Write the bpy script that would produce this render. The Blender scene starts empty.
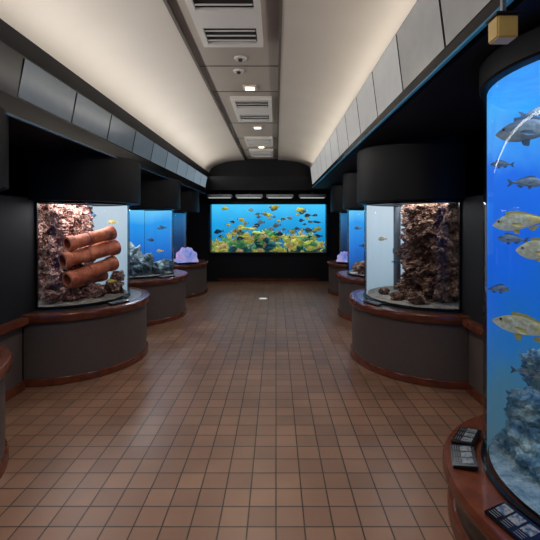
import bpy, bmesh, math, random
from mathutils import Vector, Matrix, noise
random.seed(7)
S = bpy.context.scene
S.view_settings.view_transform = 'Standard'

# ---------------------------------------------------------------- helpers
def lin(c):
    return tuple(((v/255)/12.92 if v/255 <= .04045 else ((v/255+.055)/1.055)**2.4) for v in c) + (1.0,)

def newmat(name):
    m = bpy.data.materials.new(name); m.use_nodes = True
    return m, m.node_tree.nodes, m.node_tree.links

def mat(name, c, rough=.6, metal=0, var=.12, scale=8, emit=None, es=0, bump=0.0, spec=.5):
    m, N, L = newmat(name)
    b = N['Principled BSDF']
    tc = N.new('ShaderNodeTexCoord'); nz = N.new('ShaderNodeTexNoise')
    nz.inputs['Scale'].default_value = scale; nz.inputs['Detail'].default_value = 4
    L.new(tc.outputs['Object'], nz.inputs['Vector'])
    r = N.new('ShaderNodeValToRGB')
    a = lin(c)
    r.color_ramp.elements[0].color = tuple(v*(1-var) for v in a[:3])+(1,)
    r.color_ramp.elements[1].color = tuple(min(1, v*(1+var)) for v in a[:3])+(1,)
    r.color_ramp.elements[0].position = .3; r.color_ramp.elements[1].position = .7
    L.new(nz.outputs['Fac'], r.inputs[0]); L.new(r.outputs[0], b.inputs['Base Color'])
    b.inputs['Roughness'].default_value = rough; b.inputs['Metallic'].default_value = metal
    b.inputs['Specular IOR Level'].default_value = spec
    if emit:
        b.inputs['Emission Color'].default_value = lin(emit); b.inputs['Emission Strength'].default_value = es
    if bump:
        bp = N.new('ShaderNodeBump'); bp.inputs['Strength'].default_value = bump; bp.inputs['Distance'].default_value = .02
        L.new(nz.outputs['Fac'], bp.inputs['Height']); L.new(bp.outputs[0], b.inputs['Normal'])
    return m

def mottled(name, cols, scale=6, rough=.8, bump=.6, es=0.0, detail=8):
    m, N, L = newmat(name); b = N['Principled BSDF']
    tc = N.new('ShaderNodeTexCoord'); nz = N.new('ShaderNodeTexNoise')
    nz.inputs['Scale'].default_value = scale; nz.inputs['Detail'].default_value = detail; nz.inputs['Roughness'].default_value = .65
    L.new(tc.outputs['Object'], nz.inputs['Vector'])
    r = N.new('ShaderNodeValToRGB'); e = r.color_ramp.elements
    n = len(cols)
    for i, c in enumerate(cols):
        p = .32 + .36*i/(n-1)
        if i == 0: el = e[0]; el.position = p
        elif i == n-1: el = e[-1]; el.position = p
        else: el = e.new(p)
        el.color = lin(c)
    L.new(nz.outputs['Fac'], r.inputs[0]); L.new(r.outputs[0], b.inputs['Base Color'])
    if es:
        L.new(r.outputs[0], b.inputs['Emission Color']); b.inputs['Emission Strength'].default_value = es
    vo = N.new('ShaderNodeTexVoronoi'); vo.inputs['Scale'].default_value = scale*4
    L.new(tc.outputs['Object'], vo.inputs['Vector'])
    bp = N.new('ShaderNodeBump'); bp.inputs['Strength'].default_value = bump; bp.inputs['Distance'].default_value = .03
    L.new(vo.outputs['Distance'], bp.inputs['Height']); L.new(bp.outputs[0], b.inputs['Normal'])
    b.inputs['Roughness'].default_value = rough
    return m

def water_glow(name, stops, z0, z1, strength=1.0, nscale=1.5, namp=.12):  # glowing backdrop: light in the water painted as emission, brighter toward the top
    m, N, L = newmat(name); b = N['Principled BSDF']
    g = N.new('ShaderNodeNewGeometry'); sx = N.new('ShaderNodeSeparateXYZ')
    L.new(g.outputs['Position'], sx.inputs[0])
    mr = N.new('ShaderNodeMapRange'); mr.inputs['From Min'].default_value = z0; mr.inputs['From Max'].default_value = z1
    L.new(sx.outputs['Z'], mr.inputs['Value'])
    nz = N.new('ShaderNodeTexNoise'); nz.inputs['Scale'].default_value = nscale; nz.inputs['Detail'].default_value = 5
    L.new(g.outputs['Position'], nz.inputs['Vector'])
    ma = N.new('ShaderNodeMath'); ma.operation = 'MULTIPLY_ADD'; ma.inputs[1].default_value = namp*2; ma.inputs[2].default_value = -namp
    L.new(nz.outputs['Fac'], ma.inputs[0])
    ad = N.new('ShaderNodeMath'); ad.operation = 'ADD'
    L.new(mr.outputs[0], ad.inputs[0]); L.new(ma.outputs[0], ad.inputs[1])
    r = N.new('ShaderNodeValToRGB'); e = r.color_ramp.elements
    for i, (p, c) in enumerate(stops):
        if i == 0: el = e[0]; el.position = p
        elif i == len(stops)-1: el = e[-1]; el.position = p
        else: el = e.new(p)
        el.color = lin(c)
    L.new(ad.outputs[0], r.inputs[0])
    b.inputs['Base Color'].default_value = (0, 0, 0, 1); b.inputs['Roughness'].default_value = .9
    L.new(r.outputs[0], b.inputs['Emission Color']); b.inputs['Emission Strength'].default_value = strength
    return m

def glassmat(name, tint=(1, 1, 1, 1), refl=.5):
    m, N, L = newmat(name); N.remove(N['Principled BSDF'])
    o = N['Material Output']; t = N.new('ShaderNodeBsdfTransparent'); t.inputs[0].default_value = tint
    gl = N.new('ShaderNodeBsdfGlossy'); gl.inputs['Roughness'].default_value = .03
    lw = N.new('ShaderNodeFresnel'); lw.inputs[0].default_value = 1.35
    mu = N.new('ShaderNodeMath'); mu.operation = 'MULTIPLY'; mu.inputs[1].default_value = refl
    L.new(lw.outputs[0], mu.inputs[0])
    mx = N.new('ShaderNodeMixShader'); L.new(mu.outputs[0], mx.inputs[0]); L.new(t.outputs[0], mx.inputs[1]); L.new(gl.outputs[0], mx.inputs[2])
    L.new(mx.outputs[0], o.inputs[0])
    return m

def add(name, bm, mats, parent=None, smooth=False, normals=True):
    if normals: bmesh.ops.recalc_face_normals(bm, faces=bm.faces[:])
    me = bpy.data.meshes.new(name); bm.to_mesh(me); bm.free()
    if not isinstance(mats, (list, tuple)): mats = [mats]
    for m in mats: me.materials.append(m)
    if smooth:
        for p in me.polygons: p.use_smooth = True
    ob = bpy.data.objects.new(name, me); S.collection.objects.link(ob)
    if parent: ob.parent = parent
    return ob

def empty(name, loc=(0, 0, 0)):
    e = bpy.data.objects.new(name, None); e.empty_display_size = .1; S.collection.objects.link(e)
    return e

def bx(bm, a, b, mi=0, bev=0):
    vs = [bm.verts.new((x, y, z)) for x in (a[0], b[0]) for y in (a[1], b[1]) for z in (a[2], b[2])]
    fs = []
    for q in ((0, 1, 3, 2), (4, 6, 7, 5), (0, 4, 5, 1), (2, 3, 7, 6), (0, 2, 6, 4), (1, 5, 7, 3)):
        f = bm.faces.new([vs[i] for i in q]); f.material_index = mi; fs.append(f)
    if bev:
        es = list({e for f in fs for e in f.edges})
        bmesh.ops.bevel(bm, geom=es, offset=bev, segments=2, affect='EDGES', material=mi)
    return vs

def box(name, a, b, m, parent=None, bev=0):
    bm = bmesh.new(); bx(bm, a, b, 0, bev)
    return add(name, bm, m, parent)

def lathe(name, cx, cy, prof, m, a0=0, a1=360, n=64, parent=None, smooth=True, bm=None, mi=0):
    own = bm is None
    if own: bm = bmesh.new()
    full = abs(a1-a0) >= 359.9
    k = n if full else n+1
    rings = []
    for i in range(k):
        a = math.radians(a0+(a1-a0)*i/n)
        rings.append([bm.verts.new((cx+r*math.cos(a), cy+r*math.sin(a), z)) for r, z in prof])
    for i in range(n):
        A = rings[i]; B = rings[(i+1) % k]
        for j in range(len(prof)-1):
            f = bm.faces.new([A[j], B[j], B[j+1], A[j+1]]); f.material_index = mi
    if own:
        bmesh.ops.remove_doubles(bm, verts=bm.verts[:], dist=1e-5)
        ob = add(name, bm, m, parent, False)
        if smooth:
            for p in ob.data.polygons: p.use_smooth = True
            try: ob.data.set_sharp_from_angle(angle=math.radians(35))
            except Exception: pass
        return ob

def rock_bm(bm, c, size, seed=0, sub=4, amp=.35, freq=2.2, mi=0):
    r = bmesh.ops.create_icosphere(bm, subdivisions=sub, radius=1)
    off = Vector((seed*3.7, seed*1.3, seed*5.1))
    for v in r['verts']:
        d = v.co.normalized()
        f = 1+amp*(noise.fractal(d*freq+off, 1.0, 2.0, 5)) + amp*.5*noise.noise(d*freq*3+off)
        v.co = Vector((c[0]+d.x*f*size[0], c[1]+d.y*f*size[1], c[2]+d.z*f*size[2]))
    for v in r['verts']:
        for f in v.link_faces: f.material_index = mi; f.smooth = True

# ---------------------------------------------------------------- materials
M_black = mat('black_paint', (15, 14, 17), .6, var=.1, spec=.3)
M_blackgloss = mat('black_gloss', (12, 12, 16), .2, var=.1)
M_canopy = mat('canopy_black', (11, 10, 13), .5, var=.1, spec=.2)
M_vault = mat('vault_plaster', (204, 195, 182), .5, var=.03, scale=2)
M_strip = mat('ceiling_strip_paint', (175, 165, 152), .55, var=.03, scale=2)
M_plinth = mat('plinth_laminate', (76, 66, 62), .5, var=.08, scale=30)
M_wood = mat('cherry_wood_trim', (88, 44, 28), .2, var=.3, scale=12)
M_white = mat('white_plastic', (226, 222, 214), .5, var=.02)
M_dark = mat('vent_dark', (28, 27, 27), .6)
M_metal = mat('brushed_metal', (170, 172, 175), .3, metal=.8)
M_sand = mottled('pale_sand', [(120, 110, 100), (175, 165, 154)], 20)
M_rock = mottled('coral_rock', [(16, 9, 9), (70, 34, 28), (122, 70, 56), (196, 158, 142), (130, 78, 66), (84, 42, 40)], 10, bump=1)
M_rock2 = mottled('coral_rock_brown', [(14, 9, 8), (56, 32, 25), (106, 68, 50), (172, 136, 112), (104, 64, 50)], 12, bump=1)
M_terra = mottled('terracotta', [(104, 44, 26), (176, 88, 54), (206, 126, 88)], 7, rough=.65, bump=.08)
M_glass = glassmat('tank_glass', (.97, .99, 1, 1), .8)
M_acr = glassmat('acrylic', (.94, .98, 1, 1), .6)
M_blue = water_glow('water_glow_blue', [(0, (14, 60, 120)), (.35, (14, 105, 200)), (.8, (25, 150, 235)), (1, (110, 205, 255))], .7, 1.8, 1.0)
M_pale = water_glow('water_glow_pale', [(0, (150, 172, 188)), (.5, (182, 206, 224)), (1, (218, 236, 250))], .7, 1.8, .8)
M_deep = water_glow('water_glow_deep', [(0, (8, 25, 50)), (.5, (12, 70, 130)), (1, (30, 130, 200))], .7, 1.8, .6)
M_cyl = water_glow('water_glow_column', [(0, (58, 92, 108)), (.18, (44, 96, 130)), (.32, (20, 92, 165)), (.55, (4, 88, 205)), (.8, (8, 104, 228)), (1, (70, 175, 252))], .3, 2.31, 1.0, 2.8, .15)
M_far = water_glow('water_glow_reef', [(0, (20, 100, 140)), (.3, (20, 135, 190)), (.6, (28, 160, 222)), (1, (70, 195, 245))], .8, 2.1, 1.1, 1.2, .25)

m, N, L = newmat('quarry_tile_floor'); b = N['Principled BSDF']
tc = N.new('ShaderNodeTexCoord'); br = N.new('ShaderNodeTexBrick')
br.offset = 0; br.squash = 1
br.inputs['Scale'].default_value = 1; br.inputs['Brick Width'].default_value = .15; br.inputs['Row Height'].default_value = .15
br.inputs['Mortar Size'].default_value = .0045; br.inputs['Mortar Smooth'].default_value = .3; br.inputs['Bias'].default_value = 0
br.inputs['Color1'].default_value = lin((131, 97, 76)); br.inputs['Color2'].default_value = lin((115, 83, 65)); br.inputs['Mortar'].default_value = lin((40, 27, 21))
L.new(tc.outputs['Object'], br.inputs['Vector'])
nz = N.new('ShaderNodeTexNoise'); nz.inputs['Scale'].default_value = 1.6; nz.inputs['Detail'].default_value = 6
L.new(tc.outputs['Object'], nz.inputs['Vector'])
mx = N.new('ShaderNodeMixRGB'); mx.blend_type = 'MULTIPLY'; mx.inputs[0].default_value = .6
rr = N.new('ShaderNodeValToRGB'); rr.color_ramp.elements[0].position = .35; rr.color_ramp.elements[0].color = (.6, .58, .56, 1); rr.color_ramp.elements[1].position = .65
L.new(nz.outputs['Fac'], rr.inputs[0]); L.new(br.outputs['Color'], mx.inputs[1]); L.new(rr.outputs[0], mx.inputs[2])
L.new(mx.outputs[0], b.inputs['Base Color'])
bp = N.new('ShaderNodeBump'); bp.inputs['Strength'].default_value = .5; bp.inputs['Distance'].default_value = .004; bp.invert = True
L.new(br.outputs['Fac'], bp.inputs['Height']); L.new(bp.outputs[0], b.inputs['Normal'])
rg = N.new('ShaderNodeMapRange'); rg.inputs['To Min'].default_value = .26; rg.inputs['To Max'].default_value = .46
L.new(nz.outputs['Fac'], rg.inputs['Value']); L.new(rg.outputs[0], b.inputs['Roughness'])
b.inputs['Specular IOR Level'].default_value = .45
M_floor = m

# ---------------------------------------------------------------- room shell
Y0, Y1 = -1.6, 10.8
OL, OR = -3.4, 2.75
box('floor', (OL, Y0, -.1), (OR, 12.6, 0), M_floor)
box('wall_left', (OL-.1, Y0, 0), (OL, 12.6, 3.5), M_black)
box('wall_right', (OR, Y0, 0), (OR+.1, 12.6, 3.5), M_black)
box('wall_rear', (OL, Y0-.1, 0), (OR, Y0, 3.5), M_black)
ZS = 3.3
SXL, SXR = -.85, .05
FL, FR = -1.75, .90
ceil = empty('ceiling')
def sheet(bm, pts, y0, y1, mi=0, smooth=True):
    A = [bm.verts.new((x, y0, z)) for x, z in pts]; B = [bm.verts.new((x, y1, z)) for x, z in pts]
    for i in range(len(pts)-1):
        f = bm.faces.new([A[i], A[i+1], B[i+1], B[i]]); f.material_index = mi; f.smooth = smooth
box('ceiling_strip', (SXL, Y0, ZS), (SXR, Y1, ZS+.08), M_strip, ceil)
def vault(xa, za, xb, zb):
    pts = []
    for i in range(15):
        t = i/14*math.pi/2
        pts.append((xa+(xb-xa)*math.sin(t), zb+(za-zb)*math.cos(t)))
    return pts
bmv = bmesh.new(); sheet(bmv, vault(SXL, ZS-.03, FL-.05, 2.93), Y0, Y1); add('vault_left', bmv, M_vault, ceil, normals=False)
bmv = bmesh.new(); sheet(bmv, vault(SXR, ZS-.03, FR+.05, 3.0), Y0, Y1); add('vault_right', bmv, M_vault, ceil, normals=False)
bmv = bmesh.new()
for y in (1.2, 2.55, 4.35, 5.2, 6.85, 8.1, 9.4, 10.4):
    bx(bmv, (SXL+.01, y, ZS-.006), (SXR-.01, y+.012, ZS+.01))
bx(bmv, (SXL, Y0, ZS-.035), (SXL+.025, Y1, ZS)); bx(bmv, (SXR-.025, Y0, ZS-.035), (SXR, Y1, ZS))
add('strip_joint', bmv, mat('joint_grey', (95, 88, 80), .7), ceil)

box('soffit_left', (OL, Y0, 2.32), (FL-.04, Y1, 2.42), M_black, ceil)
box('soffit_right', (FR+.04, Y0, 2.44), (OR, Y1, 2.52), M_black, ceil)
box('fascia_left', (FL-.12, Y0, 2.42), (FL-.05, Y1, 3.0), M_black, ceil)
box('fascia_right', (FR+.05, Y0, 2.52), (FR+.12, Y1, 3.05), M_black, ceil)
box('roof_slab', (OL, Y0, 3.42), (OR, 12.6, 3.5), M_black, ceil)

def hood(x, side, ztop, zbot, ztrim, y0, y1, seg, levels, col, trimcol, tes):
    e = empty('light_hood')
    s = side
    bm = bmesh.new(); k = 0; y = y0
    mats = []
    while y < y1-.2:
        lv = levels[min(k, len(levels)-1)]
        mm = mat('hood_panel_sheen', col, .18, var=.05, emit=col, es=lv); mats.append(mm)  # each panel's reflected brightness is painted in as its own emission
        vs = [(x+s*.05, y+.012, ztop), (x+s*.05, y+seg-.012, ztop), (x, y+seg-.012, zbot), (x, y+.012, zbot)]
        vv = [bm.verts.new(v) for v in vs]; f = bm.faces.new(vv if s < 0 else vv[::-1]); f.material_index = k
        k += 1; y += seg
    add('sheen_panels', bm, mats, e, normals=False)
    yend = y
    bm = bmesh.new()
    P = [(x+s*.045, ztop+.012), (x-s*.005, zbot-.01), (x-s*.005, ztrim), (x-s*.05, ztrim), (x-s*.05, ztop+.012)]
    A = [bm.verts.new((px, Y0+.02, pz)) for px, pz in P]; B = [bm.verts.new((px, yend+.02, pz)) for px, pz in P]
    for i in range(5):
        bm.faces.new([A[i], A[(i+1) % 5], B[(i+1) % 5], B[i]])
    bm.faces.new(A); bm.faces.new(B[::-1])
    add('hood_body', bm, M_blackgloss, e)
    box('edge_trim', (x-.008, Y0+.02, ztrim-.014), (x+.008, yend, ztrim), mat('hood_edge_glow', trimcol, .2, emit=trimcol, es=tes), e)  # cyan colour and faint glow painted in for blue reflections on the trim
    return e
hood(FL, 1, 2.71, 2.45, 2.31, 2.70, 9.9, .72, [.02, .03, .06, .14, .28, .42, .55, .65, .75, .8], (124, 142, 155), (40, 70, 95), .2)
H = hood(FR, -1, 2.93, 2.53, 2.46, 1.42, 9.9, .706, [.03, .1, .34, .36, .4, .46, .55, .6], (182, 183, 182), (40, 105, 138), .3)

# ---------------------------------------------------------------- end wall with big reef tank
WX0, WX1, WZ0, WZ1 = -1.76, 1.35, .78, 2.08
bm = bmesh.new()
bx(bm, (OL, Y1, 0), (WX0, Y1+.15, 3.42)); bx(bm, (WX1, Y1, 0), (OR, Y1+.15, 3.42))
bx(bm, (WX0, Y1, 0), (WX1, Y1+.15, WZ0)); bx(bm, (WX0, Y1, WZ1), (WX1, Y1+.15, 3.42))
add('wall_end', bm, M_black)
box('baseboard_end', (-1.55, Y1-.025, 0), (1.15, Y1, .08), M_wood)
reef = empty('reef_aquarium')
bm = bmesh.new()
t = .06
bx(bm, (WX0-t, Y1-.05, WZ0-t), (WX1+t, Y1, WZ0)); bx(bm, (WX0-t, Y1-.05, WZ1), (WX1+t, Y1, WZ1+t))
bx(bm, (WX0-t, Y1-.05, WZ0), (WX0, Y1, WZ1)); bx(bm, (WX1, Y1-.05, WZ0), (WX1+t, Y1, WZ1))
add('window_frame', bm, M_blackgloss, reef)
box('front_glass', (WX0, Y1+.02, WZ0), (WX1, Y1+.04, WZ1), M_acr, reef)
bm = bmesh.new()
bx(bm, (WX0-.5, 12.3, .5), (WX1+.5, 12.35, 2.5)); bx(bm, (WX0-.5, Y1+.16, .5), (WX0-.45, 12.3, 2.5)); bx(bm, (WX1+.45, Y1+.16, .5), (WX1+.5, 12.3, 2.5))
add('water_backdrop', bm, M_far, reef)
M_c1 = mottled('coral_yellow', [(110, 110, 45), (200, 190, 80), (235, 222, 135)], 9, es=.4)  # corals emit their own colour, extra brightness painted in
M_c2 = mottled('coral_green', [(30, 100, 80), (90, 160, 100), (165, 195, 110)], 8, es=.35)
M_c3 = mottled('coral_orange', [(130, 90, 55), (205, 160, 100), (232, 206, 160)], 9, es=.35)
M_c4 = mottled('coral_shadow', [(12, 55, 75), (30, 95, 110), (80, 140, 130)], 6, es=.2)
def ridge(u):
    return .92+.52*math.exp(-((u-.27)/.15)**2)+.40*math.exp(-((u-.52)/.12)**2)+.3*math.exp(-((u-.8)/.13)**2)+.05*math.sin(u*23)
bm = bmesh.new()
for i in range(170):
    x = random.uniform(WX0-.2, WX1+.2); y = random.uniform(11.15, 12.15)
    top = ridge((x-WX0)/(WX1-WX0))*(.9+.1*(y-11.2))
    z = random.uniform(.75, max(.8, top)); s = random.uniform(.05, .14)
    rock_bm(bm, (x, y, z), (s*1.2, s, s*.8), i, 2, .55, 2.5, random.choice([0, 0, 1, 1, 2, 3]))
for i in range(70):
    x = random.uniform(WX0, WX1); y = random.uniform(11.0, 11.9)
    top = ridge((x-WX0)/(WX1-WX0)) - (.0 if i % 3 else .25)
    mi = random.choice([0, 0, 2, 1])
    if i % 2:
        for k in range(7):
            d = Vector((random.uniform(-.7, .7), random.uniform(-.4, .4), 1)).normalized()
            l = random.uniform(.1, .2)
            g = bmesh.ops.create_cone(bm, cap_ends=True, segments=6, radius1=.024, radius2=.009, depth=l, matrix=Matrix.Translation(Vector((x, y, top-.05))+d*l/2) @ d.to_track_quat('Z', 'Y').to_matrix().to_4x4())
            for v in g['verts']:
                for f in v.link_faces: f.material_index = mi
    else:
        rock_bm(bm, (x, y, top-.02), (random.uniform(.1, .2), .12, .025), i+300, 2, .3, 2, mi)
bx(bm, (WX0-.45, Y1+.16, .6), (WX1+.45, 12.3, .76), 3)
add('coral_reef', bm, [M_c1, M_c2, M_c3, M_c4], reef)
ld = bpy.data.lights.new('reef_lamp', 'AREA'); ld.shape = 'RECTANGLE'; ld.size = 3; ld.size_y = .8; ld.energy = 40; ld.color = (.8, .95, 1)
lo = bpy.data.objects.new('reef_lamp', ld); lo.location = (-.2, 11.4, 2.4); S.collection.objects.link(lo); lo.parent = reef

# ---------------------------------------------------------------- fish builder (local fish faces -x)
def fish_bm(bm, Mx, L=1.0, H=.34, W=.15, mb=0, mf=1, me=2, bend=0.0, mt=None):
    prof = [(0, .02, .02), (.015, .14, .2), (.05, .34, .42), (.1, .58, .66), (.18, .84, .9), (.28, .98, 1), (.38, 1, .97), (.5, .88, .86), (.62, .66, .6), (.72, .44, .38), (.8, .3, .24), (.86, .24, .14), (.9, .27, .07)]
    n = 16; rings = []
    mt = mf if mt is None else mt
    def P(x, y, z):
        yy = y+bend*((x)**2)
        return Mx @ Vector((x*L-.5*L, yy*L, z*L))
    for t, h, w in prof:
        zc = .03*math.sin(t*3)-.025*(1-t)
        rings.append([bm.verts.new(P(t, W/2*w*math.cos(2*math.pi*i/n), zc+H/2*h*math.sin(2*math.pi*i/n))) for i in range(n)])
    for a in range(len(rings)-1):
        for i in range(n):
            f = bm.faces.new([rings[a][i], rings[a][(i+1) % n], rings[a+1][(i+1) % n], rings[a+1][i]]); f.material_index = mb; f.smooth = True
    bm.faces.new(rings[0]).material_index = mb; bm.faces.new(rings[-1][::-1]).material_index = mb
    def fin(pts, y=0.0, yo=0.0, mi=None):
        vs = [bm.verts.new(P(x, y+yo*k, z)) for k, (x, z) in enumerate(pts)]
        for i in range(1, len(vs)-1):
            f = bm.faces.new([vs[0], vs[i], vs[i+1]]); f.material_index = mf if mi is None else mi
    fin([(.87, .01), (.9, .05), (.96, .11), (1.05, .15), (1.02, .08), (.985, .01)], mi=mt)
    fin([(.87, .01), (.985, .01), (1.02, -.06), (1.05, -.13), (.96, -.09), (.9, -.04)], mi=mt)
    ds = []
    for k in range(12):
        t = .24+.56*k/11
        base = .5*H*(1 if t < .4 else max(.2, 1-(t-.4)*1.75))
        hh = (.055 if k % 2 == 0 else .045)*math.sin(math.pi*min(1, (k+1.2)/11.5))**.5 if k < 11 else .01
        ds.append((t, base-.02, base+.02+hh*.9))
    for k in range(11):
        a = [bm.verts.new(P(ds[k][0], 0, ds[k][1])), bm.verts.new(P(ds[k+1][0], 0, ds[k+1][1])), bm.verts.new(P(ds[k+1][0], 0, ds[k+1][2])), bm.verts.new(P(ds[k][0], 0, ds[k][2]))]
        f = bm.faces.new(a); f.material_index = mf
    fin([(.58, -.11), (.62, -.17), (.68, -.17), (.78, -.07), (.7, -.07)])
    for s in (1, -1):
        fin([(.3, -.03), (.35, .0), (.47, -.02), (.5, -.08), (.4, -.09)], s*W*.46, s*.012)
        fin([(.33, -.13), (.36, -.2), (.43, -.22), (.44, -.13)], s*W*.16, s*.01)
        g = bmesh.ops.create_uvsphere(bm, u_segments=10, v_segments=8, radius=.02*L, matrix=Matrix.Translation(P(.11, s*W*.32, .04)))
        for v in g['verts']:
            for f in v.link_faces: f.material_index = me; f.smooth = True
def place(loc, yaw, pitch=0):
    return Matrix.Translation(loc) @ Matrix.Rotation(yaw, 4, 'Z') @ Matrix.Rotation(pitch, 4, 'Y')

def fishskin(name, top, belly, es=.1, tail=None):
    m, N, L = newmat(name); b = N['Principled BSDF']
    tc = N.new('ShaderNodeTexCoord'); nz = N.new('ShaderNodeTexNoise'); nz.inputs['Scale'].default_value = 45
    g = N.new('ShaderNodeNewGeometry'); sx = N.new('ShaderNodeSeparateXYZ'); L.new(g.outputs['Normal'], sx.inputs[0])
    L.new(tc.outputs['Object'], nz.inputs['Vector'])
    ma = N.new('ShaderNodeMath'); ma.operation = 'MULTIPLY_ADD'; ma.inputs[1].default_value = .5; L.new(sx.outputs['Z'], ma.inputs[0]); L.new(nz.outputs['Fac'], ma.inputs[2])
    r = N.new('ShaderNodeValToRGB'); r.color_ramp.elements[0].position = .2; r.color_ramp.elements[1].position = .8
    r.color_ramp.elements[0].color = lin(belly); r.color_ramp.elements[1].color = lin(top)
    L.new(ma.outputs[0], r.inputs[0]); out = r.outputs[0]
    if tail:
        s2 = N.new('ShaderNodeSeparateXYZ'); L.new(tc.outputs['Generated'], s2.inputs[0])
        mr = N.new('ShaderNodeMapRange'); mr.inputs['From Min'].default_value = .5; mr.inputs['From Max'].default_value = .85
        L.new(s2.outputs['X'], mr.inputs['Value'])
        mx = N.new('ShaderNodeMixRGB'); mx.inputs[2].default_value = lin(tail); L.new(mr.outputs[0], mx.inputs[0]); L.new(out, mx.inputs[1]); out = mx.outputs[0]
    L.new(out, b.inputs['Base Color']); L.new(out, b.inputs['Emission Color'])
    b.inputs['Emission Strength'].default_value = es; b.inputs['Roughness'].default_value = .6
    b.inputs['Specular IOR Level'].default_value = .25
    return m
M_eye = mat('fish_eye', (12, 12, 14), .1)
M_fs1 = fishskin('fish_grey', (72, 86, 100), (124, 136, 140), .22, (88, 100, 108))
M_fs2 = fishskin('fish_silver_yellow', (116, 112, 84), (182, 184, 172), .25, (186, 164, 70))
M_fin = mat('fin_yellow', (192, 168, 62), .6, emit=(192, 168, 62), es=.2, spec=.2)
M_fino = mat('fin_olive', (150, 140, 90), .6, emit=(150, 140, 90), es=.15, spec=.2)
M_fing = mat('fin_grey', (70, 90, 112), .6, emit=(70, 90, 112), es=.1, spec=.2)
M_fd = fishskin('fish_dark', (20, 45, 75), (60, 95, 120), .15)

bm = bmesh.new()
for i in range(64):
    x = random.uniform(WX0+.1, WX1-.1); z = random.uniform(1.3, 2.02) if i % 4 else random.uniform(1.05, 1.4); y = random.uniform(10.95, 11.8)
    mi = random.choice([0, 0, 1, 2])
    Lh = random.uniform(.12, .27)
    fish_bm(bm, place((x, y, z), random.choice([0, math.pi])+random.uniform(-.5, .5), random.uniform(-.2, .2)), Lh, random.uniform(.35, .6), .14, mi, 2 if random.random() < .4 else 0, 3)
add('reef_fish_school', bm, [M_fd, M_fs1, M_fin, M_eye], reef)

for x0, x1 in ((-1.80, -1.15), (-1.05, -.35), (-.25, .45), (.6, 1.3)):
    e = empty('batten_light')
    box('housing', (x0, Y1-.42, 2.24), (x1, Y1-.22, 2.32), M_metal, e, .01)
    box('lens', (x0+.04, Y1-.40, 2.225), (x1-.04, Y1-.24, 2.242), mat('batten_lens', (225, 230, 222), .3, emit=(225, 230, 222), es=.5), e)
    box('hanger', ((x0+x1)/2-.02, Y1-.34, 2.31), ((x0+x1)/2+.02, Y1-.30, 2.44), M_dark, e)
box('header_beam', (FL-.1, Y1-.5, 2.42), (FR+.6, Y1-.12, 2.78), M_black)

# ---------------------------------------------------------------- bow front tanks
M_ledge = mat('ledge_dark', (40, 34, 34), .3)
def plinth(cx, cy, r, side, zl=.70):
    e = empty('tank_plinth'); b = 0 if side > 0 else 180
    A = dict(a0=b-90, a1=b+90, parent=e, n=56)
    lathe('drum_body', cx, cy, [(r, .0), (r, zl-.05)], M_plinth, **A)
    lathe('kick_board', cx, cy, [(r, .002), (r+.02, .002), (r+.02, .06), (r+.012, .075), (r, .075)], M_wood, **A)
    lathe('wood_ledge', cx, cy, [(r, zl-.085), (r+.03, zl-.08), (r+.042, zl-.06), (r+.042, zl-.02), (r+.034, zl-.003), (r+.02, zl), (r-.06, zl)], M_wood, **A)
    lathe('ledge_top', cx, cy, [(r-.06, zl), (.01, zl)], M_ledge, **A)
    return e

def bow_tank(cx, cy, r, side, back, zl=.70, zt=1.82, rh=None, light=25, col=(.9, .95, 1), part=None, pa=(12, 92)):
    e = empty('bow_front_aquarium')
    base = 0 if side > 0 else 180
    rh = rh or r+.14
    lathe('glass', cx, cy, [(r, zl), (r, zt)], M_glass, base-92, base+92, 48, parent=e)
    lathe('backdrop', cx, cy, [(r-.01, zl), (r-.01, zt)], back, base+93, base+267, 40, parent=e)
    lathe('seal_lower', cx, cy, [(r-.02, zl), (r+.012, zl), (r+.012, zl+.02), (r-.02, zl+.02)], M_blackgloss, base-90, base+90, parent=e)
    lathe('seal_upper', cx, cy, [(r-.02, zt-.025), (r+.008, zt-.025), (r+.008, zt)], M_blackgloss, base-90, base+90, parent=e)
    lathe('seabed', cx, cy, [(r-.02, zl+.03), (.3, zl+.045), (.01, zl+.05)], M_sand, parent=e, n=40)
    lathe('canopy', cx, cy, [(.01, zt), (rh-.01, zt), (rh, zt+.01), (rh, 2.44 if side < 0 else 2.32)], M_canopy, base-90, base+90, parent=e, n=64)
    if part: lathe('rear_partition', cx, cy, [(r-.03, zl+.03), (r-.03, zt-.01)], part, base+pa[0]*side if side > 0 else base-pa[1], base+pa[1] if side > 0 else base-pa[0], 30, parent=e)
    for a in (-90, 90):
        ar = math.radians(base+a); px_, py_ = cx+r*math.cos(ar), cy+r*math.sin(ar)
        box('mullion', (px_-.02, py_-.012, zl), (px_+.02, py_+.012, zt), M_blackgloss, e)
    if light:
        ld = bpy.data.lights.new('tank_lamp', 'AREA'); ld.shape = 'DISK'; ld.size = r*1.1; ld.energy = light; ld.color = col
        lo = bpy.data.objects.new('tank_lamp', ld); lo.location = (cx+side*.12, cy-.1, zt-.02); S.collection.objects.link(lo); lo.parent = e
    return e
CL, CR = -2.45, 1.84
YS = [2.3, 4.75, 6.9, 9.05]
PL = [.74, .87, .87, .87]
GL = [.70, .67, .66, .42]
GR = [None, .775, .60, .40]
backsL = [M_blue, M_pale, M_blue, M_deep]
TL = []
for i, y in enumerate(YS):
    plinth(CL, y, PL[i], 1)
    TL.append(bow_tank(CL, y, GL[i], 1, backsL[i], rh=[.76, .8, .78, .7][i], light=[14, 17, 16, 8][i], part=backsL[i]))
plinth(CR, 4.75, .92, -1); plinth(CR, 6.9, .75, -1); plinth(CR, 9.05, .64, -1)
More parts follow.
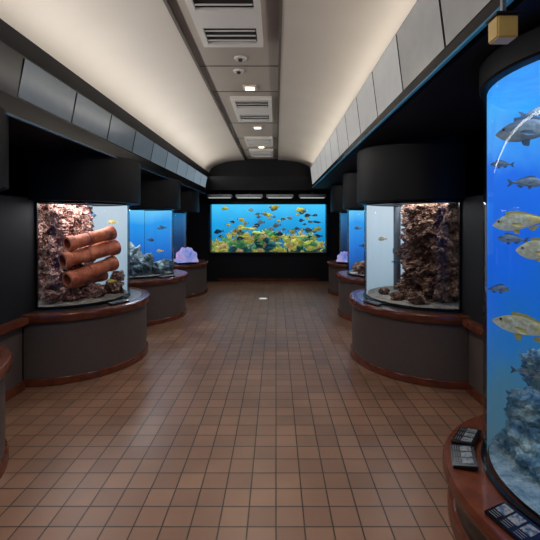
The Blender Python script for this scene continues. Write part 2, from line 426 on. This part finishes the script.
TR = [bow_tank(CR, 4.75, .775, -1, M_pale, rh=.86, light=20, part=M_pale, pa=(2, 92)),
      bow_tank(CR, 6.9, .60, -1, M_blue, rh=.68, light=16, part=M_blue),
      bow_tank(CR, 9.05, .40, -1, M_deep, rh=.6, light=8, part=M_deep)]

bm = bmesh.new()
edges = [Y0]
for y, r in zip(YS, GL): edges += [y-r-.012, y+r+.012]
edges.append(Y1)
for k in range(0, len(edges), 2): bx(bm, (OL, edges[k], 0), (CL, edges[k+1], 2.32))
bx(bm, (OL, Y0, 0), (CL, Y1, .66)); bx(bm, (OL, Y0, 1.84), (CL, Y1, 2.32))
add('wall_tank_left', bm, M_black)
def runs(ys, rs, y0):
    out = []; a = y0
    for y, r in zip(ys, rs):
        if y-r-.05 > a: out.append((a, y-r-.05))
        a = y+r+.05
    out.append((a, Y1)); return out
RL = runs(YS, PL, Y0); RR = runs(YS[1:], [.92, .75, .64], 2.75)
bm = bmesh.new(); [bx(bm, (CL, a, 0), (CL+.02, b_, .62)) for a, b_ in RL]; add('wall_panel_left', bm, M_plinth)
bm = bmesh.new(); [bx(bm, (CL, a, .62), (CL+.09, b_, .69), 0, .01) for a, b_ in RL]; add('trim_ledge_left', bm, M_wood)
bm = bmesh.new(); [bx(bm, (CL+.02, a, 0), (CL+.045, b_, .075)) for a, b_ in RL]; add('baseboard_left', bm, M_wood)
bm = bmesh.new()
edges = [2.60]
for y, r in zip(YS[1:], GR[1:]): edges += [y-r-.012, y+r+.012]
edges.append(Y1)
for k in range(0, len(edges), 2): bx(bm, (CR, edges[k], 0), (OR, edges[k+1], 2.44))
bx(bm, (CR, 2.60, 0), (OR, Y1, .66)); bx(bm, (CR, 2.60, 1.84), (OR, Y1, 2.44))
bx(bm, (CR-.02, Y0, 0), (OR, 1.08, 2.44)); bx(bm, (2.6, 1.08, 0), (OR, 2.60, 2.44))
add('wall_tank_right', bm, M_black)
bm = bmesh.new(); [bx(bm, (CR-.02, a, 0), (CR, b_, .62)) for a, b_ in RR]; add('wall_panel_right', bm, M_plinth)
bm = bmesh.new(); [bx(bm, (CR-.09, a, .62), (CR, b_, .69), 0, .01) for a, b_ in RR]; add('trim_ledge_right', bm, M_wood)
bm = bmesh.new(); [bx(bm, (CR-.045, a, 0), (CR-.02, b_, .075)) for a, b_ in RR]; add('baseboard_right', bm, M_wood)

def rockcol(name, cx, cy, rx, ry, z0, z1, seed, m=None, amp=.16, parent=None):
    bm = bmesh.new(); n = 140; k = 110; rings = []
    for j in range(k+1):
        z = z0+(z1-z0)*j/k; ring = []
        for i in range(n):
            a = 2*math.pi*i/n
            p = Vector((math.cos(a)*2, math.sin(a)*2, z*3.6))+Vector((seed, 0, 0))
            rd = 1-abs(noise.noise(p*1.8))*2
            d = 1+amp*1.6*noise.fractal(p, .7, 2.1, 7)+amp*.7*rd+amp*.45*noise.noise(p*7)-amp*.3
            ring.append(bm.verts.new((cx+rx*d*math.cos(a), cy+ry*d*math.sin(a), z)))
        rings.append(ring)
    for j in range(k):
        for i in range(n):
            bm.faces.new([rings[j][i], rings[j][(i+1) % n], rings[j+1][(i+1) % n], rings[j+1][i]])
    bm.faces.new(rings[-1])
    return add(name, bm, m or M_rock, parent, False)
rockcol('live_rock', -2.68, 4.84, .36, .40, .74, 1.80, 3, parent=TL[1], amp=.2)
rockcol('live_rock', 1.98, 4.62, .45, .42, .74, 1.80, 11, M_rock2, .22, parent=TR[0])
bm = bmesh.new()
for i, (x, y, z, s) in enumerate([(-2.28, 4.42, .79, .12), (-2.1, 4.6, .8, .12), (-2.0, 4.9, .79, .12), (-2.3, 4.7, .85, .12), (-2.4, 4.25, .80, .08), (-1.98, 5.0, .92, .08)]):
    rock_bm(bm, (x, y, z), (s, s, s*.8), i+20, 4)
add('rubble_rock', bm, M_rock, TL[1])
bm = bmesh.new()
for i, (x, y, z, s) in enumerate([(-2.0, 6.75, .8, .14), (-2.25, 6.6, .85, .2), (-1.95, 7.1, .82, .12), (-2.45, 6.7, .95, .25), (-2.1, 6.6, 1.0, .08)]):
    rock_bm(bm, (x, y, z), (s, s, s), i+40, 4)
add('rubble_rock', bm, mottled('rock_bluish', [(25, 45, 60), (80, 100, 110), (150, 165, 165)], 8), TL[2])
bm = bmesh.new()
for i, (x, y, z, s) in enumerate([(1.5, 6.7, .8, .14), (1.75, 6.6, .9, .2), (1.45, 7.0, .8, .1)]):
    rock_bm(bm, (x, y, z), (s, s, s), i+60, 4)
add('rubble_rock', bm, M_rock2, TR[1])
bm = bmesh.new()
for i, (x, y, z, s) in enumerate([(1.35, 4.45, .77, .07), (1.5, 4.25, .78, .09), (1.3, 4.8, .77, .06)]):
    rock_bm(bm, (x, y, z), (s, s, s*.7), i+90, 4)
add('rubble_rock', bm, M_rock2, TR[0])
bm = bmesh.new(); lathe('', 1.55, 5.12, [(.045, .74), (.045, 1.8)], None, n=20, bm=bm); lathe('', 1.55, 5.12, [(.055, 1.2), (.055, 1.26)], None, n=20, bm=bm)
add('standpipe', bm, mat('pvc_grey', (72, 78, 86), .4), TR[0], True)

# terracotta pipe stack
pst = empty('terracotta_pipe_stack'); pst.parent = TL[1]
A0, B0 = Vector((-2.24, 4.27, 0)), Vector((-1.92, 4.80, 0))
def pipe(p, q, r):
    d = (q-p); Ln = d.length; rot = d.to_track_quat('Z', 'Y').to_matrix().to_4x4()
    pr = [(r*.84, 0), (r*1.14, 0), (r*1.18, .01), (r*1.18, .07), (r, .085), (r, Ln*.42), (r*1.12, Ln*.43), (r*1.13, Ln*.5), (r, Ln*.52), (r, Ln-.09), (r*1.15, Ln-.075), (r*1.17, Ln-.01), (r*1.1, Ln), (r*.84, Ln), (r*.84, 0)]
    bm = bmesh.new(); lathe('', 0, 0, pr, None, n=40, bm=bm)
    bmesh.ops.remove_doubles(bm, verts=bm.verts[:], dist=1e-5)
    bm.transform(Matrix.Translation(p) @ rot)
    ob = add('clay_pipe', bm, M_terra, pst)
    for f in ob.data.polygons: f.use_smooth = True
    ob.data.set_sharp_from_angle(angle=math.radians(40))
pipe(A0+Vector((-.01, 0.04, 1.36)), B0+Vector((-.02, -.04, 1.475)), .072)
pipe(A0+Vector((-.04, .0, 1.185)), B0+Vector((0.01, 0, 1.30)), .078)
pipe(A0+Vector((.0, .02, .975)), B0+Vector((-.02, 0, 1.115)), .078)
pipe(A0+Vector((.0, .2, 1.20)), B0+Vector((-.14, .10, 1.38)), .06)
pipe(A0+Vector((-.05, .12, .90)), B0+Vector((-.16, .05, .96)), .06)

# ---------------------------------------------------------------- giant clams on the far ledges
def clam(loc, s, yaw):
    e = empty('giant_clam_display')
    def shell(sign):
        bm = bmesh.new(); nu, nv = 60, 12; g = []
        for i in range(nu+1):
            a = math.pi*i/nu
            row = []
            for j in range(nv+1):
                t = j/nv
                rr = s*t*(1+.05*math.cos(a*10)*t)
                bul = s*.5*math.sin(t*math.pi*.5)**.7*(1-t*.5)*(1+.1*math.cos(a*10)*t)
                row.append(bm.verts.new((rr*math.cos(a)*.95, sign*(bul+s*.14*t), rr*math.sin(a)*1.3)))
            g.append(row)
        for i in range(nu):
            for j in range(nv):
                f = bm.faces.new([g[i][j], g[i+1][j], g[i+1][j+1], g[i][j+1]]); f.smooth = True
        bmesh.ops.remove_doubles(bm, verts=bm.verts[:], dist=1e-5)
        bm.transform(Matrix.Translation(loc) @ Matrix.Rotation(yaw, 4, 'Z'))
        return bm
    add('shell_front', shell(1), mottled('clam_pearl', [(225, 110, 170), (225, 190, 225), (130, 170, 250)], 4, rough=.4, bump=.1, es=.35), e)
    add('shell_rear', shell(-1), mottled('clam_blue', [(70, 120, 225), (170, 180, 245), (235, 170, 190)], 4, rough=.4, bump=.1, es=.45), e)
    bm = bmesh.new(); bx(bm, (-s*.8, -s*.5, -.04), (s*.8, s*.5, .0)); bm.transform(Matrix.Translation(loc) @ Matrix.Rotation(yaw, 4, 'Z'))
    add('stand', bm, M_blackgloss, e)
clam((-1.92, 8.58, .742), .24, .5)
clam((1.48, 8.62, .742), .17, -.6)

# ---------------------------------------------------------------- column tank (right foreground)
KX, KY, KR, KB = 1.73, 1.93, .65, .83
col = empty('column_aquarium')
ZB, ZT = .30, 2.31
lathe('base_drum', KX, KY, [(KB-.03, 0), (KB-.03, ZB-.04)], M_blackgloss, parent=col, n=96)
lathe('kick_board', KX, KY, [(KB-.03, .002), (KB, .002), (KB, .06), (KB-.01, .075), (KB-.03, .075)], M_wood, parent=col, n=96)
lathe('wood_ledge', KX, KY, [(KB-.03, ZB-.08), (KB+.01, ZB-.075), (KB+.025, ZB-.05), (KB+.025, ZB-.02), (KB+.012, ZB), (KB-.04, ZB), (KR-.05, ZB-.002)], M_wood, parent=col, n=96)
lathe('acrylic_wall', KX, KY, [(KR, ZB), (KR, ZT)], M_acr, parent=col, n=128)
lathe('lower_seal', KX, KY, [(KR-.01, ZB), (KR+.012, ZB), (KR+.012, ZB+.02), (KR-.01, ZB+.02)], M_blackgloss, parent=col, n=96)
lathe('canopy', KX, KY, [(.01, ZT), (KR+.01, ZT), (KR+.02, ZT+.01), (KR+.02, 2.44)], M_canopy, parent=col, n=96)
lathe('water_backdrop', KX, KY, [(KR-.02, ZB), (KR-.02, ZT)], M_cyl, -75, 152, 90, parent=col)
lathe('water_surface', KX, KY, [(KR-.02, ZT-.012), (.01, ZT-.012)], mat('water_surface_lit', (60, 160, 240), .3, emit=(60, 160, 240), es=.7, var=.3, scale=10), parent=col, n=60)
lathe('seabed', KX, KY, [(KR-.03, ZB+.03), (.3, ZB+.07), (.01, ZB+.1)], mottled('column_sand', [(60, 88, 104), (112, 134, 142), (150, 162, 162)], 14, es=.1), parent=col, n=60)  # blue-grey tint and faint emission paint in light filtered by water
M_rb = mottled('column_rock', [(28, 54, 74), (58, 92, 110), (112, 134, 138), (154, 164, 156)], 9, es=.16)  # rock colours carry the same painted water tint and glow
bm = bmesh.new()
for i, (a, rr, z, s) in enumerate([(120, .42, .46, .17), (80, .42, .5, .2), (95, .3, .42, .15), (148, .42, .42, .14), (40, .4, .55, .2), (60, .2, .42, .16), (170, .4, .37, .12), (200, .38, .36, .12), (235, .35, .36, .13), (0, .3, .45, .2), (105, .45, .68, .12), (70, .44, .74, .13), (140, .43, .58, .11), (20, .3, .62, .13), (125, .42, .8, .08)]):
    ar = math.radians(a); rock_bm(bm, (KX+rr*math.cos(ar), KY+rr*math.sin(ar), z), (s*.9, s*.9, s*.8), i+70, 4, .45, 2.6)
add('rocks', bm, M_rb, col)
ld = bpy.data.lights.new('column_lamp', 'AREA'); ld.shape = 'DISK'; ld.size = .9; ld.energy = 14; ld.color = (.8, .9, 1)
lo = bpy.data.objects.new('column_lamp', ld); lo.location = (KX, KY, ZT-.03); S.collection.objects.link(lo); lo.parent = col

# swimmers: (left end X, Y, Z), length, facing (+1 nose towards the aisle), body pitch
def fish(X, Y, Z, L, face, pitch, skin, finm, tailm, H=.32, swing=.47):
    d = Vector((math.cos(swing), -math.sin(swing), 0))
    c = Vector((X, Y, Z)) + d*L*.5
    bm = bmesh.new(); fish_bm(bm, Matrix.Identity(4), L/1.05, H, .16, bend=random.uniform(-.05, .05), mt=3)
    ob = add('snapper_fish', bm, [skin, finm, M_eye, tailm])
    ob.location = c; ob.rotation_euler = (0, pitch, -swing if face > 0 else math.pi-swing); ob.parent = col
    return ob
G = (M_fs1, M_fing, M_fing); Yl = (M_fs2, M_fino, M_fin)
fish(1.185, 2.18, 2.08, .38, 1, .0, *G)                # grey, high
fish(1.18, 2.20, 1.60, .30, 1, -.08, *Yl)              # yellow tailed group
fish(1.22, 2.05, 1.455, .27, 1, .05, *Yl, H=.38)
fish(1.30, 1.78, 1.62, .24, 1, -.15, *Yl)
fish(1.27, 1.82, 1.35, .26, 1, -.45, *G, H=.36)
fish(1.17, 2.19, 1.04, .36, 1, .2, *Yl, H=.28)
fish(1.32, 2.28, 1.82, .18, -1, 0, *G)
fish(1.20, 2.30, 1.22, .13, -1, .1, *G)
fish(1.45, 2.2, .90, .2, 1, 0, *G)
fish(1.40, 2.3, 2.22, .2, -1, .1, *G)
fish(1.30, 2.36, 1.50, .16, 1, .1, *G)
fish(1.35, 2.30, .75, .17, -1, 0, *G)
fish(1.42, 2.1, 1.20, .2, 1, -.1, *Yl)
fish(1.24, 2.32, 1.93, .12, 1, .1, *G)
def tankfish(lst, par):
    bm = bmesh.new()
    for (p, L_, yaw, mi) in lst: fish_bm(bm, place(p, yaw), L_, .4, .14, mi, 2 if mi else 0, 3)
    add('small_fish', bm, [M_fd, M_fs2, M_fin, M_eye], par)
tankfish([((-2.0, 4.9, 1.6), .12, .2, 1), ((-2.15, 4.7, 1.68), .1, 2.8, 0), ((-1.95, 4.75, .9), .1, .4, 1)], TL[1])
tankfish([((-2.0, 7.0, 1.5), .16, .2, 0), ((-2.1, 6.7, 1.3), .14, 2.8, 0), ((-2.0, 6.9, 1.1), .12, .4, 1)], TL[2])
tankfish([((1.25, 4.7, 1.4), .11, .2, 1), ((1.35, 4.5, 1.15), .09, 2.8, 0)], TR[0])
tankfish([((1.4, 6.8, 1.5), .15, .2, 0), ((1.45, 6.7, 1.2), .12, 2.8, 0)], TR[1])

M_pic = mottled('plaque_print', [(16, 16, 20), (34, 60, 90), (130, 130, 125), (90, 60, 40)], 45, rough=.4, bump=0)
M_line = mat('plaque_text', (90, 92, 96), .5)
def plaque(cx, cy, r, ang, z, w=.2, h=.11, parent=None):
    e = empty('information_plaque')
    if parent: e.parent = parent
    T = Matrix.Translation((cx, cy, 0)) @ Matrix.Rotation(math.radians(ang), 4, 'Z') @ Matrix.Translation((r, 0, z)) @ Matrix.Rotation(math.radians(8), 4, 'Y')
    bm = bmesh.new(); bx(bm, (-h/2, -w/2, 0), (h/2, w/2, .018), 0, .004); bm.transform(T); add('plate', bm, M_blackgloss, e)
    bm = bmesh.new()
    for k in range(3):
        y = -w/2+.015+k*(w-.03)/3
        bx(bm, (-h*.35, y, .0175), (h*.1, y+(w-.03)/3-.012, .0195), 0)
        for j in range(3): bx(bm, (h*.17+j*.012, y, .0175), (h*.17+j*.012+.003, y+(w-.03)/3-.02, .019), 1)
    bm.transform(T); add('print', bm, [M_pic, M_line], e)
for a in (142, 160, 198, 215, 232): plaque(KX, KY, .748, a, ZB+.008, w=.215, h=.125, parent=col)
plaque(CL, 4.75, .78, -25, .705, .25, .08, TL[1]); plaque(CR, 4.75, .86, 205, .705, .25, .07, TR[0])
plaque(CL, 6.9, .77, -30, .705, .3, .1, TL[2])

# small yellowish block, faintly emissive, hanging from the near end of the right hood
e = empty('hanging_yellow_block')
box('stem', (.86, 1.52, 2.375), (.875, 1.535, 2.50), M_metal, e)
box('block_body', (.825, 1.49, 2.29), (.905, 1.56, 2.375), mat('block_body_yellow', (165, 140, 90), .35, emit=(180, 150, 90), es=.12), e, .006)
box('block_cap', (.818, 1.483, 2.372), (.912, 1.567, 2.385), M_dark, e, .003)

# ---------------------------------------------------------------- ceiling cassettes, downlights
def cassette(xc, y0, y1, w=.56):
    e = empty('air_conditioner_cassette')
    x0, x1 = xc-w/2, xc+w/2; z = ZS
    bm = bmesh.new()
    bx(bm, (x0, y0, z-.05), (x0+.05, y1, z+.01)); bx(bm, (x1-.05, y0, z-.05), (x1, y1, z+.01))
    bx(bm, (x0+.05, y0, z-.05), (x1-.05, y0+.06, z+.01)); bx(bm, (x0+.05, y1-.06, z-.05), (x1-.05, y1, z+.01))
    add('frame', bm, M_white, e)
    box('cavity', (x0+.05, y0+.06, z-.02), (x1-.05, y1-.06, z-.005), M_dark, e)
    bm = bmesh.new(); ly = y1-y0
    a, b_ = y0+ly*.36, y1-ly*.36
    bx(bm, (x0+.05, a, z-.05), (x1-.05, b_, z-.025))
    for k in range(3):
        yy = y0+.12+k*(ly*.36-.1)/3
        bx(bm, (x0+.06, yy, z-.045), (x1-.06, yy+.009, z-.035)); yy = y1-.13-k*(ly*.36-.1)/3
        bx(bm, (x0+.06, yy, z-.045), (x1-.06, yy+.009, z-.035))
    add('louvre_panel', bm, M_white, e)
XC = -.40
cassette(XC, 2.75, 3.78); cassette(XC+.06, 5.4, 6.6); cassette(XC+.05, 7.95, 8.75); cassette(XC+.05, 9.3, 10.2)
M_lamp = mat('lamp_glow', (255, 236, 200), .5, emit=(255, 236, 200), es=5)
def downlight(x, y, r=.055, power=60):
    e = empty('downlight')
    if power:
        bm = bmesh.new(); bx(bm, (x-r-.03, y-r-.03, ZS-.02), (x+r+.03, y+r+.03, ZS+.002), 0, .004); add('trim_plate', bm, M_white, e)
        box('lens', (x-r, y-r, ZS-.024), (x+r, y+r, ZS-.018), M_lamp, e)
        ld = bpy.data.lights.new('downlight_lamp', 'SPOT'); ld.energy = power; ld.spot_size = math.radians(140); ld.spot_blend = .8; ld.shadow_soft_size = .15; ld.color = (1, .91, .8)
        lo = bpy.data.objects.new('downlight_lamp', ld); lo.location = (x, y, ZS-.06); S.collection.objects.link(lo); lo.parent = e
    else:
        lathe('trim_ring', x, y, [(.001, ZS-.012), (r, ZS-.012), (r+.025, ZS-.012), (r+.03, ZS+.002)], M_white, parent=e, n=24)
        lathe('sensor', x, y, [(.001, ZS-.03), (r*.6, ZS-.03), (r*.7, ZS-.012)], M_dark, parent=e, n=24)
for y, p in ((-.6, 85), (1.0, 108), (2.4, 102), (5.04, 85), (7.15, 60), (9.0, 38)): downlight(XC+.07, y, power=p)
downlight(XC+.03, 4.15, .035, 0); downlight(XC-.02, 4.5, .035, 0)

def cove(x, z, ang, energy, colr):
    ld = bpy.data.lights.new('cove_light', 'AREA'); ld.shape = 'RECTANGLE'; ld.size = .06; ld.size_y = 11.0; ld.energy = energy; ld.color = colr
    lo = bpy.data.objects.new('cove_light', ld); lo.location = (x, 4.6, z); lo.rotation_euler = (0, ang, 0); S.collection.objects.link(lo)
cove(FL-.0, 2.75, math.radians(180+62), 55, (1, .97, .94))
cove(FR+.0, 2.96, math.radians(180-62), 27, (1, .94, .87))

e = empty('floor_light')
box('frame', (-.37, 8.22, 0), (-.17, 8.42, .008), M_metal, e, .003); box('lens', (-.34, 8.25, .006), (-.20, 8.39, .012), mat('floor_lens', (230, 230, 225), .3, emit=(230, 230, 225), es=.4), e)

w = bpy.data.worlds.new('World'); S.world = w; w.use_nodes = True
w.node_tree.nodes['Background'].inputs[0].default_value = (.1, .1, .12, 1); w.node_tree.nodes['Background'].inputs[1].default_value = .3
cd = bpy.data.cameras.new('Camera'); cd.sensor_width = 36; cd.lens = 400/540*36; cd.shift_y = -48/540; cd.shift_x = -6/540; cd.clip_start = .05
co = bpy.data.objects.new('Camera', cd); co.location = (0, 0, 1.6); co.rotation_euler = (math.pi/2, 0, 0); S.collection.objects.link(co)
S.camera = co
